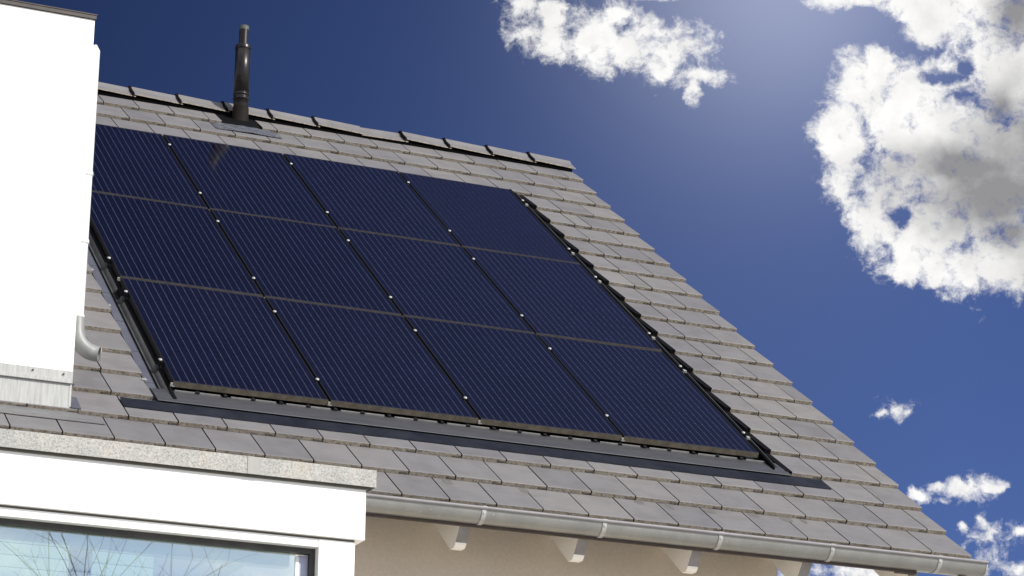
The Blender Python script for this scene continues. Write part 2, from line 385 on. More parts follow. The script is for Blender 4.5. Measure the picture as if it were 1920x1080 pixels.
class MB:
    def __init__(s): s.v = []; s.f = []; s.m = []; s.sm = []
    def add(s, vs, fs, mi=0, smooth=False):
        o = len(s.v); s.v += [tuple(p) for p in vs]
        for k, f in enumerate(fs):
            s.f.append([i+o for i in f]); s.m.append(mi[k] if isinstance(mi, list) else mi); s.sm.append(smooth)
    def box(s, x0, x1, y0, y1, z0, z1, mi=0, fn=None):
        c = [(x, y, z) for z in (z0, z1) for y in (y0, y1) for x in (x0, x1)]
        if fn: c = [fn(*p) for p in c]
        s.add(c, [(0, 2, 3, 1), (4, 5, 7, 6), (0, 1, 5, 4), (2, 6, 7, 3), (0, 4, 6, 2), (1, 3, 7, 5)], mi)
    def prism(s, prof, x0, x1, mi=0, fn=None, smooth=False, caps=True, capmi=None):
        # prof: list of (a,b); swept along the first axis
        n = len(prof); vs = [(x0, a, b) for a, b in prof] + [(x1, a, b) for a, b in prof]
        if fn: vs = [fn(*p) for p in vs]
        fs = [(i, (i+1) % n, n+(i+1) % n, n+i) for i in range(n)]
        s.add(vs, fs, mi, smooth)
        if caps: s.add(vs, [tuple(range(n))[::-1], tuple(range(n, 2*n))], capmi if capmi is not None else mi)
    def tube(s, pts, rad, seg=20, mi=0, cap=True):
        if not isinstance(rad, (list, tuple)): rad = [rad]*len(pts)
        pts = [Vector(p) for p in pts]; vs = []; fs = []
        t0 = (pts[1]-pts[0]).normalized(); ref = Vector((0, 1, 0)) if abs(t0.y) < .9 else Vector((1, 0, 0))
        a = t0.cross(ref).normalized()
        for i, p in enumerate(pts):
            t = (pts[min(i+1, len(pts)-1)]-pts[max(i-1, 0)])
            if t.length < 1e-9: t = t0
            t.normalize(); t0 = t
            a = (a - t*a.dot(t)).normalized(); b = t.cross(a)
            for k in range(seg):
                an = 2*math.pi*k/seg; vs.append(p+(a*math.cos(an)+b*math.sin(an))*rad[i])
        for i in range(len(pts)-1):
            for k in range(seg):
                fs.append((i*seg+k, i*seg+(k+1) % seg, (i+1)*seg+(k+1) % seg, (i+1)*seg+k))
        s.add(vs, fs, mi, True)
        if cap:
            n = len(pts)-1
            s.add([vs[k] for k in range(seg)], [tuple(range(seg))[::-1]], mi); s.add([vs[n*seg+k] for k in range(seg)], [tuple(range(seg))], mi)
    def build(s, name, mats, parent=None, bevel=0, loc=None):
        me = bpy.data.meshes.new(name); me.from_pydata(s.v, [], s.f)
        for m in (mats if isinstance(mats, list) else [mats]): me.materials.append(m)
        me.polygons.foreach_set('material_index', s.m); me.polygons.foreach_set('use_smooth', s.sm)
        me.update()
        o = bpy.data.objects.new(name, me); sc.collection.objects.link(o)
        if parent: o.parent = parent
        if bevel:
            b = o.modifiers.new('bevel', 'BEVEL'); b.width = bevel; b.segments = 2; b.limit_method = 'ANGLE'; b.angle_limit = math.radians(50)
        return o
def empty(name, loc=(0, 0, 0)):
    o = bpy.data.objects.new(name, None); o.empty_display_size = .2; sc.collection.objects.link(o); o.location = loc; return o
def tag(o, label=None, cat=None, group=None, kind=None):
    if label: o['label'] = label
    if cat: o['category'] = cat
    if group: o['group'] = group
    if kind: o['kind'] = kind
    return o

# ------------------------------------------------------------------ ground
b = MB(); b.add([(-400, -400, -5.2), (400, -400, -5.2), (400, 400, -5.2), (-400, 400, -5.2)], [(0, 1, 2, 3)])
tag(b.build('ground', M_GROUND), kind='structure')

# ------------------------------------------------------------------ house
XL = -10.0
VR = 7.765                                   # ridge, metres up the slope
OU0, OU1, OV0, OV1 = -5.18, -.83, 3*G, 19*G   # opening in the tiles for the panels
house = tag(empty('house', (-4, 3, -5.2)), 'house with grey flat-tiled gable roof, white dormer and beige wall under the eaves', 'house')
HI = Vector((4, -3, 5.2))
def part(mb, name, mats, parent=None, **k):
    o = mb.build(name, mats, parent or house, **k)
    if (parent or house) is house: o.location = HI
    return o

WX = -1.155; WY = .48
YR = VR*CT
b = MB(); b.box(XL, WX, WY, WY+.3, -5.2, WY*math.tan(TH)-.12); part(b, 'front_wall', M_BEIGE)
b = MB()
gy = [(WY+.301, -5.2), (2*YR-WY, -5.2), (2*YR-WY, WY*math.tan(TH)-.12), (YR, YR*math.tan(TH)-.16), (WY+.301, (WY+.301)*math.tan(TH)-.12)]
b.prism(gy, WX-.3, WX-.003); part(b, 'gable_wall', M_BEIGE)
b = MB(); b.box(XL, WX-.301, 2*YR-WY-.3, 2*YR-WY-.003, -5.2, WY*math.tan(TH)-.12); part(b, 'rear_wall', M_BEIGE)

# tiles
def tile(mb, u0, u1, v, full_right=True):
    """one flat interlocking tile, lower edge at v, top face tilted by its own thickness"""
    w = u1-u0
    if w < .015: return
    jit = random.uniform(-.0012, .0012); dz = random.uniform(-.0008, .0008)
    g = .0042; a0, a1 = u0+g, u1-g
    vs = v+jit; ve = min(v+G+.004, VR-.02)
    k = TT/G
    H = lambda vv: dz - (vv-v)*k*1.03
    def P(u, vv, h): return rf(u, vv, h)
    notch = full_right and w > .12
    ch = .004
    na = a1-.055 if notch else a1
    vv = []
    # top face incl. chamfer
    A = [P(a0, ve, H(ve)), P(a1, ve, H(ve)), P(a1, vs+ch, H(vs)), P(a0, vs+ch, H(vs)), P(a1, vs, H(vs)-ch), P(a0, vs, H(vs)-ch)]
    mb.add(A, [(0, 3, 2, 1), (3, 5, 4, 2)], 0)
    hb = -TT+.0005; hm = -TT*.52
    if notch:
        B = [P(a0, vs, H(vs)-ch), P(a1, vs, H(vs)-ch), P(a1, vs, hm), P(na, vs, hm), P(na, vs, hb), P(a0, vs, hb)]
        mb.add(B, [(0, 5, 4, 3, 2, 1)], 1)
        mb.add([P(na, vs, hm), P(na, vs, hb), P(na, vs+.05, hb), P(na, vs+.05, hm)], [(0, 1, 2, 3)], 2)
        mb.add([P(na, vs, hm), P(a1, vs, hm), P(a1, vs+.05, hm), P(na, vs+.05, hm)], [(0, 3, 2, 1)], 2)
        # neighbour's interlocking lip, set back
        q = .006
        C = [P(na+.007, vs+q, hm-.003), P(a1+.006, vs+q, hm-.003), P(a1+.006, vs+q, hb), P(na+.007, vs+q, hb)]
        mb.add(C, [(0, 3, 2, 1)], 1)
    else:
        mb.add([P(a0, vs, H(vs)-ch), P(a1, vs, H(vs)-ch), P(a1, vs, hb), P(a0, vs, hb)], [(0, 3, 2, 1)], 1)
    for (ua, s) in ((a0, 1), (a1, 0)):
        S = [P(ua, vs, H(vs)-ch), P(ua, vs, hb), P(ua, ve, H(ve)-TT), P(ua, ve, H(ve)), P(ua, vs+ch, H(vs))]
        if notch and not s: S = [P(ua, vs, H(vs)-ch), P(ua, vs, hm), P(ua, ve, H(ve)+hm), P(ua, ve, H(ve)), P(ua, vs+ch, H(vs))]
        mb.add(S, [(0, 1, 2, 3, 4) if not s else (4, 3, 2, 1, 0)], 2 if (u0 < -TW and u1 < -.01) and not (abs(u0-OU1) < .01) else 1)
    # underside near the front
    mb.add([P(a0, vs, hb), P(na, vs, hb), P(na, vs+.1, hb-.1*k), P(a0, vs+.1, hb-.1*k)], [(0, 3, 2, 1)], 1)
def clip(u0, u1, lo, hi): return max(u0, lo), min(u1, hi)
FLU = (-3.335, -2.985)                       # cut-out round the flue
mb = MB()
for i in range(0, 22):
    v = i*G; off = .15 if i % 2 else 0.0
    edges = [0.0]; k = 0
    while edges[-1] > XL:
        e = -(off + TW*k); k += 1
        if e < edges[-1]-1e-6: edges.append(e)
    if 3 <= i <= 18:      # cut tiles beside the panel field line up
        if i % 2: edges = [e for e in edges if min(abs(e+.75), abs(e+5.25), abs(e+5.55)) > .01] + [-.6, -5.44]
        else: edges = [-5.44 if abs(e+5.4) < .01 else e for e in edges]
        edges.sort(reverse=True)
    row = []
    for a in range(len(edges)-1):
        u1, u0 = edges[a], edges[a+1]
        segs = [(u0, u1)]
        cuts = []
        if 3 <= i <= 18: cuts.append((OU0, OU1))
        if i == 21: cuts.append(FLU)
        for (c0, c1) in cuts:
            ns = []
            for (p, q) in segs:
                if q <= c0 or p >= c1: ns.append((p, q)); continue
                if p < c0: ns.append((p, c0))
                if q > c1: ns.append((c1, q))
            segs = ns
        row += [(p, q, q == u1 and u1 < -.001) for (p, q) in segs]
    row.sort(); out_ = []
    for (p, q, fr) in row:      # no slivers beside the panels: the neighbour is cut wider
        if out_ and abs(out_[-1][1]-p) < 1e-5 and False:
            out_[-1] = (out_[-1][0], q, fr)
        else: out_.append((p, q, fr))
    for (p, q, fr) in out_: tile(mb, p, q, v, fr)
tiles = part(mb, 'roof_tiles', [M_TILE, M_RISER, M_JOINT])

# damp drip marks just below the second course edge: real thin patches of algae on the tiles
mb = MB()
for k in range(26):
    u = -4.35 + k*.165 + random.uniform(-.05, .05)
    if random.random() < .38 or u > -.9: continue
    w = random.uniform(.018, .045); l = random.uniform(.03, .055); v0 = G-.004
    ring = []
    for j in range(14):
        a = 2*math.pi*j/14
        ring.append(rf(u+w*math.cos(a)*(1+.15*math.sin(3*a+k)), v0-l*.8+l*math.sin(a), -(v0-l*.8+l*math.sin(a))*TT/G*1.03+.0014))
    mb = MB(); mb.add(ring, [tuple(range(14))]); part(mb, 'drip_stain', M_ALGAE, tiles)

# roof build-up under the tiles and the rear slope
mb = MB()
mb.box(XL+.02, -.02, .03, VR-.02, -.12, -.058, fn=lambda x, y, z: rf(x, y, z))
part(mb, 'roof_deck', M_DECK)
mb = MB()
def rear(x, v, h): p = rf(x, v, h); return Vector((p.x, 2*YR-p.y, p.z))
mb.box(XL, 0, -.1, VR-.03, -.05, -.004, fn=rear); part(mb, 'rear_roof', M_TILE)

# ridge caps
NC = 15
protoc = []
def ridge_cap(u0, u1, lift, low=False):
    m_ = MB(); seg = []
    # profile in (y,z) relative to the apex, lower front edge to lower back edge
    def prof(s):
        w = .175; r = .045; pts = []
        A = Vector((-w*CT, -w*ST)); nrm = Vector((-ST, CT))
        pts.append(A + nrm*(.014)*1); pts.append(A*.34 + nrm*(.014))
        pts.append(Vector((-.020, .006+.012))); pts.append(Vector((.020, .006+.012)))
        pts.append(Vector((-pts[1].x, pts[1].y))); pts.append(Vector((-pts[0].x, pts[0].y)))
        return pts
    P0 = prof(1); th = .008
    def sect(x, l):
        o = []
        for p in P0:
            o.append(Vector((x, YR+p.x*(1+l*3), VR*ST+p.y+l+(.002 if low else .007))))
        return o
    n = len(P0)
    a, bb = sect(u0, lift), sect(u1+(.02 if u1 < -.2 else .0), .0)
    ai = [p-Vector((0, 0, th)) for p in a]; bi = [p-Vector((0, 0, th)) for p in bb]
    m_.add(a+bb, [(k, n+k, n+k+1, k+1) for k in range(n-1)], 0)
    m_.add(ai+bi, [(k, k+1, n+k+1, n+k) for k in range(n-1)], 1)
    m_.add(a+ai, [(k, k+1, n+k+1, n+k) for k in range(n-1)], 2)
    m_.add(bb+bi, [(k, n+k, n+k+1, k+1) for k in range(n-1)], 1)
    m_.add([a[0], bb[0], bi[0], ai[0]], [(0, 3, 2, 1)], 1)
    if low: return m_
    # collar at the raised end: black clip, with the unlit end's shade painted in
    c = [p+Vector((-.012, 0, .007)) for p in a]; c2 = [p+Vector((.006, 0, .007)) for p in a]
    c3 = [p-Vector((.012, 0, .02)) for p in a]
    m_.add(c+c2, [(k, n+k, n+k+1, k+1) for k in range(n-1)], 2); m_.add(c3+c, [(k, n+k, n+k+1, k+1) for k in range(n-1)], 2)
    m_.add([c[0], c2[0], c2[0]-Vector((0, 0, .03)), c3[0]], [(0, 3, 2, 1)], 2)
    return m_
for k in range(NC):
    u1 = .012-.4065*k; u0 = u1-.4065
    low = k == 4        # one cap has slipped down and sits flush
    part(ridge_cap(u0+random.uniform(-.003, .003), u1, -.004 if low else .016, low), 'ridge_tile', [M_TILE, M_RISER, M_BLACK], tiles)
mb = MB()      # black roll under the caps
mb.box(XL, -.012, VR-.166, VR-.005, -.034, .000, fn=lambda x, y, z: rf(x, y, z)); part(mb, 'ridge_vent_roll', M_BLACK, tiles)

# rafters
RX = [-3.54+.763*k for k in range(-5, 5)]
rp = [(.13, -.272), (.078, -.272), (.056, -.255), (.052, -.243), (-.055, -.103), (.0, -.060)]
yy = 1.2
rp += [(yy, yy*math.tan(TH)-.077-.02), (yy, yy*math.tan(TH)-.272-.13*math.tan(TH))]
for k, x in enumerate(RX):
    b = MB(); n_ = len(rp); b.prism(rp[::-1], x, x+.07, mi=[1 if k_ == n_-5 else 0 for k_ in range(n_)])
    o = part(b, 'rafter', [M_WOOD, M_RAFTEND])
# verge board at the free rake
# dark eaves board and drip edge behind the gutter
b = MB(); b.box(XL, -.60, -.062, -.040, -.168, -.035); b.box(-.60, -.46, -.062, -.02, -.172, -.035); part(b, 'eaves_board', M_FASCIA)
b = MB(); b.box(-1.13, -.08, -.035, .9, .03, .05, fn=lambda x, y, z: Vector((x, y, y*math.tan(TH)-.105+z-.05))); part(b, 'soffit_board', M_WOOD)

# gutter
gut = MB(); GY, GZ, GR = -.07, -.077, .075
XG0, XG1 = XL, .012
n = 18; vs = []; fs = []
outer = [(GY-GR*math.cos(a), GZ-GR*math.sin(a)) for a in [math.pi*k/n for k in range(n+1)]]
inner = [(GY-(GR-.002)*math.cos(a), GZ-(GR-.002)*math.sin(a)) for a in [math.pi*k/n for k in range(n+1)]]
gut.add([(x, a, c) for x in (XG0, XG1) for a, c in outer], [(k, n+1+k, n+2+k, k+1) for k in range(n)][::1], 0, True)
gut.add([(x, a, c) for x in (XG0, XG1) for a, c in inner], [(k, k+1, n+2+k, n+1+k) for k in range(n)], 0, True)
gutter = part(gut, 'gutter', M_GUTTER)
b = MB(); b.tube([(XG0, GY-GR-.005, GZ+.006), (XG1+.004, GY-GR-.005, GZ+.006)], .0105, 14); b.box(XG0, XG1, GY+GR-.004, GY+GR, GZ-.001, GZ+.02); part(b, 'gutter_bead', M_BEAD, gutter)
b = MB()
cap = [(XG1, a, c) for a, c in outer]; cap2 = [(XG1+.004, GY+(a-GY)*1.03, GZ+(c-GZ)*1.03) for a, c in outer]
b.add(cap, [tuple(range(n+1))]); b.add(cap2, [tuple(range(n+1))[::-1]]); b.add(cap+cap2, [(k, k+1, n+2+k, n+1+k) for k in range(n)])
b.add([(XG1-.006, p[1], p[2]) for p in cap2]+cap2, [(k, k+1, n+2+k, n+1+k) for k in range(n)])
part(b, 'end_cap', M_BRACKET, gutter)
for k in range(12):
    x = -.335-.777*k
    b = MB(); w = .013
    o1 = [(GY-(GR+.005)*math.cos(a), GZ-(GR+.005)*math.sin(a)) for a in [math.pi*q/16 for q in range(-1, 17)]]
    o2 = [(GY-(GR+.0005)*math.cos(a), GZ-(GR+.0005)*math.sin(a)) for a in [math.pi*q/16 for q in range(-1, 17)]]
    m = len(o1)
    b.add([(xx, a, c) for xx in (x-w, x+w) for a, c in o1], [(q, m+q, m+q+1, q+1) for q in range(m-1)], 0, True)
    for xx, s in ((x-w, 1), (x+w, 0)):
        P = [(xx, a, c) for a, c in o1]+[(xx, a, c) for a, c in o2]
        b.add(P, [(q, q+1, m+q+1, m+q) if s else (q, m+q, m+q+1, q+1) for q in range(m-1)])
    b.tube([(x, GY-GR*.965-.008, GZ-.022), (x, GY-GR*.965-.003, GZ-.0215)], .0065, 10)
    b.box(x-w*1.2, x+w*1.2, GY-GR-.012, GY-GR+.012, GZ+.009, GZ+.016)
    part(b, 'gutter_bracket', M_BRACKET, gutter)
b = MB(); b.box(-.13, -.10, -.05, -.02, -.19, -.10); b.prism([(-.05, -.12), (-.02, -.12), (-.02, -.20)], -.135, -.07); part(b, 'end_bracket', M_FASCIA, gutter)

# flue
FX, FY = -3.138, 5.926
flue = MB()
flue.tube([(FX, FY, 4.70), (FX, FY, 4.775), (FX, FY, 4.775), (FX, FY, 4.79), (FX, FY, 4.79), (FX, FY, 4.812), (FX, FY, 4.812), (FX, FY, 4.83), (FX, FY, 4.83), (FX, FY, 4.84), (FX, FY, 4.84), (FX, FY, 5.262), (FX, FY, 5.272)],
          [.063, .063, .068, .068, .063, .063, .068, .068, .0625, .0625, .066, .066, .043], 32)
fl = part(flue, 'flue_pipe', M_FLUE)
b = MB(); b.tube([(FX, FY, 5.24), (FX, FY, 5.262), (FX, FY, 5.27)], [.0685, .0685, .066], 32, cap=False); part(b, 'flue_band', M_FLUE, fl)
b = MB(); b.tube([(FX, FY, 5.27), (FX, FY, 5.425)], .041, 28); part(b, 'flue_outlet', M_FLUE, fl)
b = MB(); b.tube([(FX, FY, 5.415), (FX, FY, 5.452), (FX, FY, 5.456)], [.0425, .0425, .036], 28); part(b, 'flue_tip', M_FLUET, fl)
b = MB(); b.tube([(FX, FY, 4.45), (FX, FY, 4.53), (FX, FY, 4.56), (FX, FY, 4.70), (FX, FY, 4.715)], [.10, .085, .071, .068, .064], 32); part(b, 'flue_sleeve', M_FLUEB, fl)
b = MB(); b2 = MB()
def sheet(mb_, u0, u1, v0, v1, h, nu, nv, amp, seed=0, mi=0, hf=None, skew=0.0):
    vs = []
    for j in range(nv+1):
        for i in range(nu+1):
            u = u0+(u1-u0)*i/nu; v = v0+(v1-v0)*j/nv
            e = 1 if 0 < i < nu and 0 < j <= nv else .3
            hh = (hf(u, v) if hf else h)+amp*e*(noise.noise(Vector((u*17+seed, v*17, seed)))+.6*noise.noise(Vector((u*41, v*41+seed, 3))))
            vs.append(rf(u+skew*(v-v0), v, hh))
    mb_.add(vs, [(j*(nu+1)+i, j*(nu+1)+i+1, (j+1)*(nu+1)+i+1, (j+1)*(nu+1)+i) for j in range(nv) for i in range(nu)], mi, True)
sheet(b, -3.44, -2.86, 7.10, 7.345, 0, 40, 16, .004, 5, hf=lambda u, v: .0035-(v-20*G)*TT/G*1.03+max(0, .010-abs(u-FX)*.03))
sheet(b2, FLU[0]-.0, FLU[1]+.0, 7.345, 7.70, 0, 20, 16, .003, 8, hf=lambda u, v: -.022+max(0, .03*math.exp(-((u-FX)**2+(v-7.45)**2)/.01)))  # coloured black to take in the flue's shadow on the lead
part(b, 'lead_flashing', M_LEAD, fl); part(b2, 'flashing_upstand', M_BLACK, fl)

# dormer
DX, DY = -5.742, .561
b = MB(); b.box(XL, DX, DY, 4.2, .652, 2.872); dw = part(b, 'dormer_wall', M_WHITE, bevel=.004)
b = MB(); b.box(XL, DX+.006, DY-.012, 4.25, 2.873, 2.897); b.box(XL, DX+.010, DY-.016, 4.25, 2.897, 2.903)
part(b, 'roof_trim', M_TRIM, dw)
b = MB()
b.box(XL, DX-.002, DY-.010, DY+.3, .575, .651); b.box(XL, DX-.004, DY-.022, DY+.3, .5755, .600)
b.box(XL, DX-.010, DY-.006, DY+.3, .43, .5745)
b.tube([(DX-.014, DY+.006, .44), (DX-.014, DY+.006, .648)], .014, 14)
part(b, 'base_flashing', M_ZINC, dw, bevel=.0015)
b = MB()
for (x, z) in ((-5.80, .628), (-5.98, .632), (-6.2, .630)):
    b = MB(); b.tube([(x, DY-.016, z), (x, DY-.009, z)], .006, 10); part(b, 'flashing_screw', M_TRIM, dw)
b = MB()
b.box(XL, -5.672, .600, .73, .002, .006, fn=lambda x, y, z: rf(x+(.0 if x < -9 else (.60-y)*.35), y, z-(y-G)*TT/G)); part(b, 'flashing_apron', M_APRONZ, dw)
b = MB(); sheet(b, XL, -5.56, .545, .600, .004, 160, 4, .0015, 3, hf=lambda u, v: .006-(v-G)*TT/G); part(b, 'mesh_strip', M_ZMESH, dw)
b = MB(); b.box(DX+.001, -5.685, .70, .86, -.014, .008, fn=lambda x, y, z: rf(x-.0*(y), y, z)); part(b, 'corner_soaker', M_SIDE, dw)
# downpipe
PX, PY = DX+.040, .70
b = MB(); b.tube([(PX, PY, 1.01), (PX, PY, 2.73), (PX-.012, PY, 2.755)], [.036, .036, .03], 24); dp = part(b, 'downpipe', M_WPIPE)
b = MB()
path = [(PX, PY, 1.05), (PX, PY, .985)]
r = .13
for k in range(11):
    a = math.radians(84)*k/10
    path.append((PX+r*(1-math.cos(a)), PY-.02*k/10, .955-r*math.sin(a)))
path.append((-5.565, PY-.03, .822))
path = [(p_[0], p_[1], p_[2]-.012) for p_ in path]
b.tube(path, [.040, .046]+[.048]*9+[.047, .046, .044], 28, cap=False)
b.tube([(path[-1][0]-.004, path[-1][1], path[-1][2]+.0005), (path[-1][0]+.001, path[-1][1], path[-1][2])], .0435, 28, cap=False)
el = part(b, 'pipe_elbow', M_PIPEZ, dp)
for z in (1.03, 1.50, 1.93):
    b = MB(); b.tube([(PX, PY, z-.012), (PX, PY, z+.012)], .041, 24); part(b, 'pipe_clip', M_WPIPE, dp)

# ------------------------------------------------------------------ panel tray set into the roof
tray = tag(empty('flashing_tray', rf(-5.0, 1.0)), 'black and grey flashing tray set in the tiles all round the solar panels', 'flashing')
TI = -rf(-5.0, 1.0)
def tpart(mb_, name, mat, **k):
    o = mb_.build(name, mat, tray, **k); o.location = TI; return o
rfn = lambda x, y, z: rf(x, y, z)
PU0, PV0, PW, PH, HP = -5.04616, 1.19734, 1.00846, 1.76869, .05
PU1 = PU0+4*PW
b = MB(); b.box(OU0+.05, OU1-.02, 1.02, OV1+.02, -.052, -.036, fn=rfn); tpart(b, 'tray_base', M_TRAY)
# left: flat blue-grey sheet, folded edge, grey trough
b = MB(); b.box(OU0+.001, OU0+.062, 1.06, OV1-.25, -.034, -.022, fn=rfn); 
for k in range(9): b.box(OU0+.002, OU0+.058, 1.3+k*.5, 1.304+k*.5, -.0215, -.019, fn=rfn)
tpart(b, 'side_sheet', M_SIDE)
b = MB(); b.box(OU0+.062, OU0+.068, 1.03, OV1-.25, -.036, -.012, fn=rfn)
b.box(OU0+.118, PU0+.004, 1.03, OV1-.3, -.05, .008, fn=rfn); tpart(b, 'upstand', M_BLACK)
b = MB()
tr = [(OU0+.069, -.022), (OU0+.080, -.034), (OU0+.098, -.034), (OU0+.116, -.004), (OU0+.116, -.045), (OU0+.069, -.045)]
for (v0, v1) in ((1.12, 2.72), (2.86, 6.2)):
    vs = [rf(u, v, h) for v in (v0, v1) for u, h in tr]; m = len(tr)
    b.add(vs, [(k, (k+1) % m, m+(k+1) % m, m+k) for k in range(m)]+[tuple(range(m))[::-1], tuple(range(m, 2*m))])
tpart(b, 'trough', M_TROUGH)
for v in (1.33, 2.55, 3.2):
    b = MB(); b.box(OU0-.012, OU0+.018, v, v+.022, -.0215, -.016, fn=rfn); b.tube([rf(OU0+.004, v+.011, -.016), rf(OU0+.004, v+.011, -.011)], .006, 10); tpart(b, 'fixing_clip', M_STEEL)
# right: black stepped edge following every tile course
b = MB()
for i in range(3, 19):
    v = i*G
    L0 = [rf(-.872, v-.004, -.034), rf(-.824, v-.004, -.034), rf(-.824, v-.004, .004), rf(-.872, v-.004, .004)]
    L1 = [rf(-.872, v+G-.004, -.06), rf(-.824, v+G-.004, -.06), rf(-.824, v+G-.004, -.026), rf(-.872, v+G-.004, -.026)]
    b.add(L0+L1, [(0, 1, 2, 3)[::-1], (4, 5, 6, 7), (3, 2, 6, 7)[::-1], (0, 3, 7, 4)[::-1], (1, 5, 6, 2)[::-1]])
tpart(b, 'stepped_edge', M_BLACK)
b = MB(); b.box(-.962, -.956, 1.05, OV1-.02, -.035, .018, fn=rfn); tpart(b, 'side_rib', M_BLACK)
b = MB(); b.box(-.914, -.908, 1.10, OV1-.02, -.035, .000, fn=rfn); tpart(b, 'side_rib', M_TROUGH)
# bottom apron
b = MB()
ap = [(1.235, -.034), (1.205, -.014), (1.10, -.002), (.985, .0045), (.983, .002), (1.235, -.05)]
m = len(ap); us = [OU0+.012, -.86]
ue = [OU0+.012, -.86]
vs = [rf(u, v, h) for u in us for v, h in ap]
b.add(vs, [(k, m+k, m+(k+1) % m, (k+1) % m) for k in range(m)]+[tuple(range(m)), tuple(range(m, 2*m))[::-1]])
tpart(b, 'apron_sheet', M_APRON)
b = MB(); random.seed(3)
nu = 230; vs = []
for i in range(nu+1):
    u = -5.40+(4.78)*i/nu
    lo_ = .846+.006*noise.noise(Vector((u*5, 0, 0)))+.003*noise.noise(Vector((u*23, 1, 0)))
    for j, v in enumerate((lo_, lo_+.004, lo_+.03, .95, 1.00)):
        base = -(v-2*G)*TT/G*1.03
        lift = (.001, .008, .010, .012, .016)[j]
        if -5.18 > u and v > .99: v = .99
        vs.append(rf(u, v, base+lift+.0025*noise.noise(Vector((u*14, v*20, 2)))))
b.add(vs, [(i*5+j, (i+1)*5+j, (i+1)*5+j+1, i*5+j+1) for i in range(nu) for j in range(4)], 0, False)
tpart(b, 'butyl_strip', M_BUTYL)
# crumpled tray lip, hooks under the bottom row
b = MB()
for k in range(24):
    u = OU0+.14+k*.178
    if u > -1.0: break
    if k % 2 == 0:
        b.box(u+.02, u+.16, 1.188, 1.194, -.012, -.004, fn=rfn)
    else:
        b.box(u, u+.13, 1.190, 1.196, -.012, -.003, fn=rfn)
    tpart(b, 'tray_lip', M_LIP); b = MB()
for k in range(24):
    u = OU0+.29+k*.178
    if u > -1.0: break
    b = MB(); b.box(u, u+.022, 1.180, 1.25, -.016, .004, fn=rfn); tpart(b, 'tray_hook', M_TRAY, bevel=.003)

# ------------------------------------------------------------------ solar panels (local x across, y up the slope, z out of the roof)
RM = Matrix(((1, 0, 0), (0, CT, -ST), (0, ST, CT))).to_4x4()
gp = .017; pw, ph = PW-gp, PH-.021
def panel_meshes():
    f = MB(); fw = .011; D = .037
    # frame ring: front, back, left, right bars (mitred by butting)
    f.box(0, pw, 0, fw, -D, 0); f.box(0, pw, ph-fw, ph, -D, 0)
    f.box(0, fw, fw, ph-fw, -D, 0); f.box(pw-fw, pw, fw, ph-fw, -D, 0)
    g = MB(); g.box(fw, pw-fw, fw, ph-fw, -.008, -.0015)
    return f, g
f, g = panel_meshes()
fm_top = simple('panel_frame_top', (.004, .004, .006), (.008, .007, .010), 20, .5, 0, 0, spec=.25)
proto = None
rows = ['bottom', 'middle', 'top']
labels = {
 (0, 0): 'dark blue solar panel in the bottom row, above the left end of the grey apron',
 (1, 0): 'dark blue solar panel in the bottom row, second from the dormer side',
 (2, 0): 'dark blue solar panel in the bottom row, second from the right rake of the roof',
 (3, 0): 'dark blue solar panel at the lower right corner of the array',
 (0, 1): 'dark blue solar panel in the middle row, partly behind the white dormer',
 (1, 1): 'dark blue solar panel in the middle row, second from the dormer',
 (2, 1): 'dark blue solar panel in the middle row, second from the stepped black right edge',
 (3, 1): 'dark blue solar panel in the middle row, against the stepped black right edge',
 (0, 2): 'dark blue solar panel in the top row, cut off by the white dormer corner',
 (1, 2): 'dark blue solar panel in the top row below the flue, with its dark reflection',
 (2, 2): 'dark blue solar panel in the top row, third from the dormer',
 (3, 2): 'dark blue solar panel at the upper right corner of the array, nearest the ridge end'}
for j in range(3):
    for i in range(4):
        if proto is None:
            e = empty('solar_panel'); fo = f.build('frame', [M_FRAME], e); go = g.build('glass_face', M_CELL, e)
            me = fo.data; me.materials.append(fm_top); me.materials.append(simple('panel_frame_arris', (.012, .012, .019), (.02, .019, .029), 20, .4, 0, 0))
            for p in me.polygons:
                if p.normal.z > .5: p.material_index = 1
                if p.normal.z > .5 and (p.center.y < .02 or p.center.y > ph-.02): p.material_index = 2
                if abs(p.normal.x) > .5: p.material_index = 1
            cb_ = MB(); cb_.box(-.015, -.002, -.006, .004, -.030, -.012); cb_.box(-.015, .012, -.0035, -.0005, -.036, -.030); co = cb_.build('corner_bracket', M_STEEL, e)
            proto = (e, fo, go, co)
        else:
            e = proto[0].copy(); sc.collection.objects.link(e)
            for q in proto[1:]:
                c = q.copy(); sc.collection.objects.link(c); c.parent = e
        e.matrix_world = Matrix.Translation(rf(PU0+i*PW+gp/2, PV0+j*PH+.0, HP)) @ RM @ Matrix.Rotation(random.uniform(-.0010, .0010), 4, 'X') @ Matrix.Rotation(random.uniform(-.002, .002), 4, 'Y')
        tag(e, labels[(i, j)], 'solar panel', 'solar panels in three rows of four on the roof')
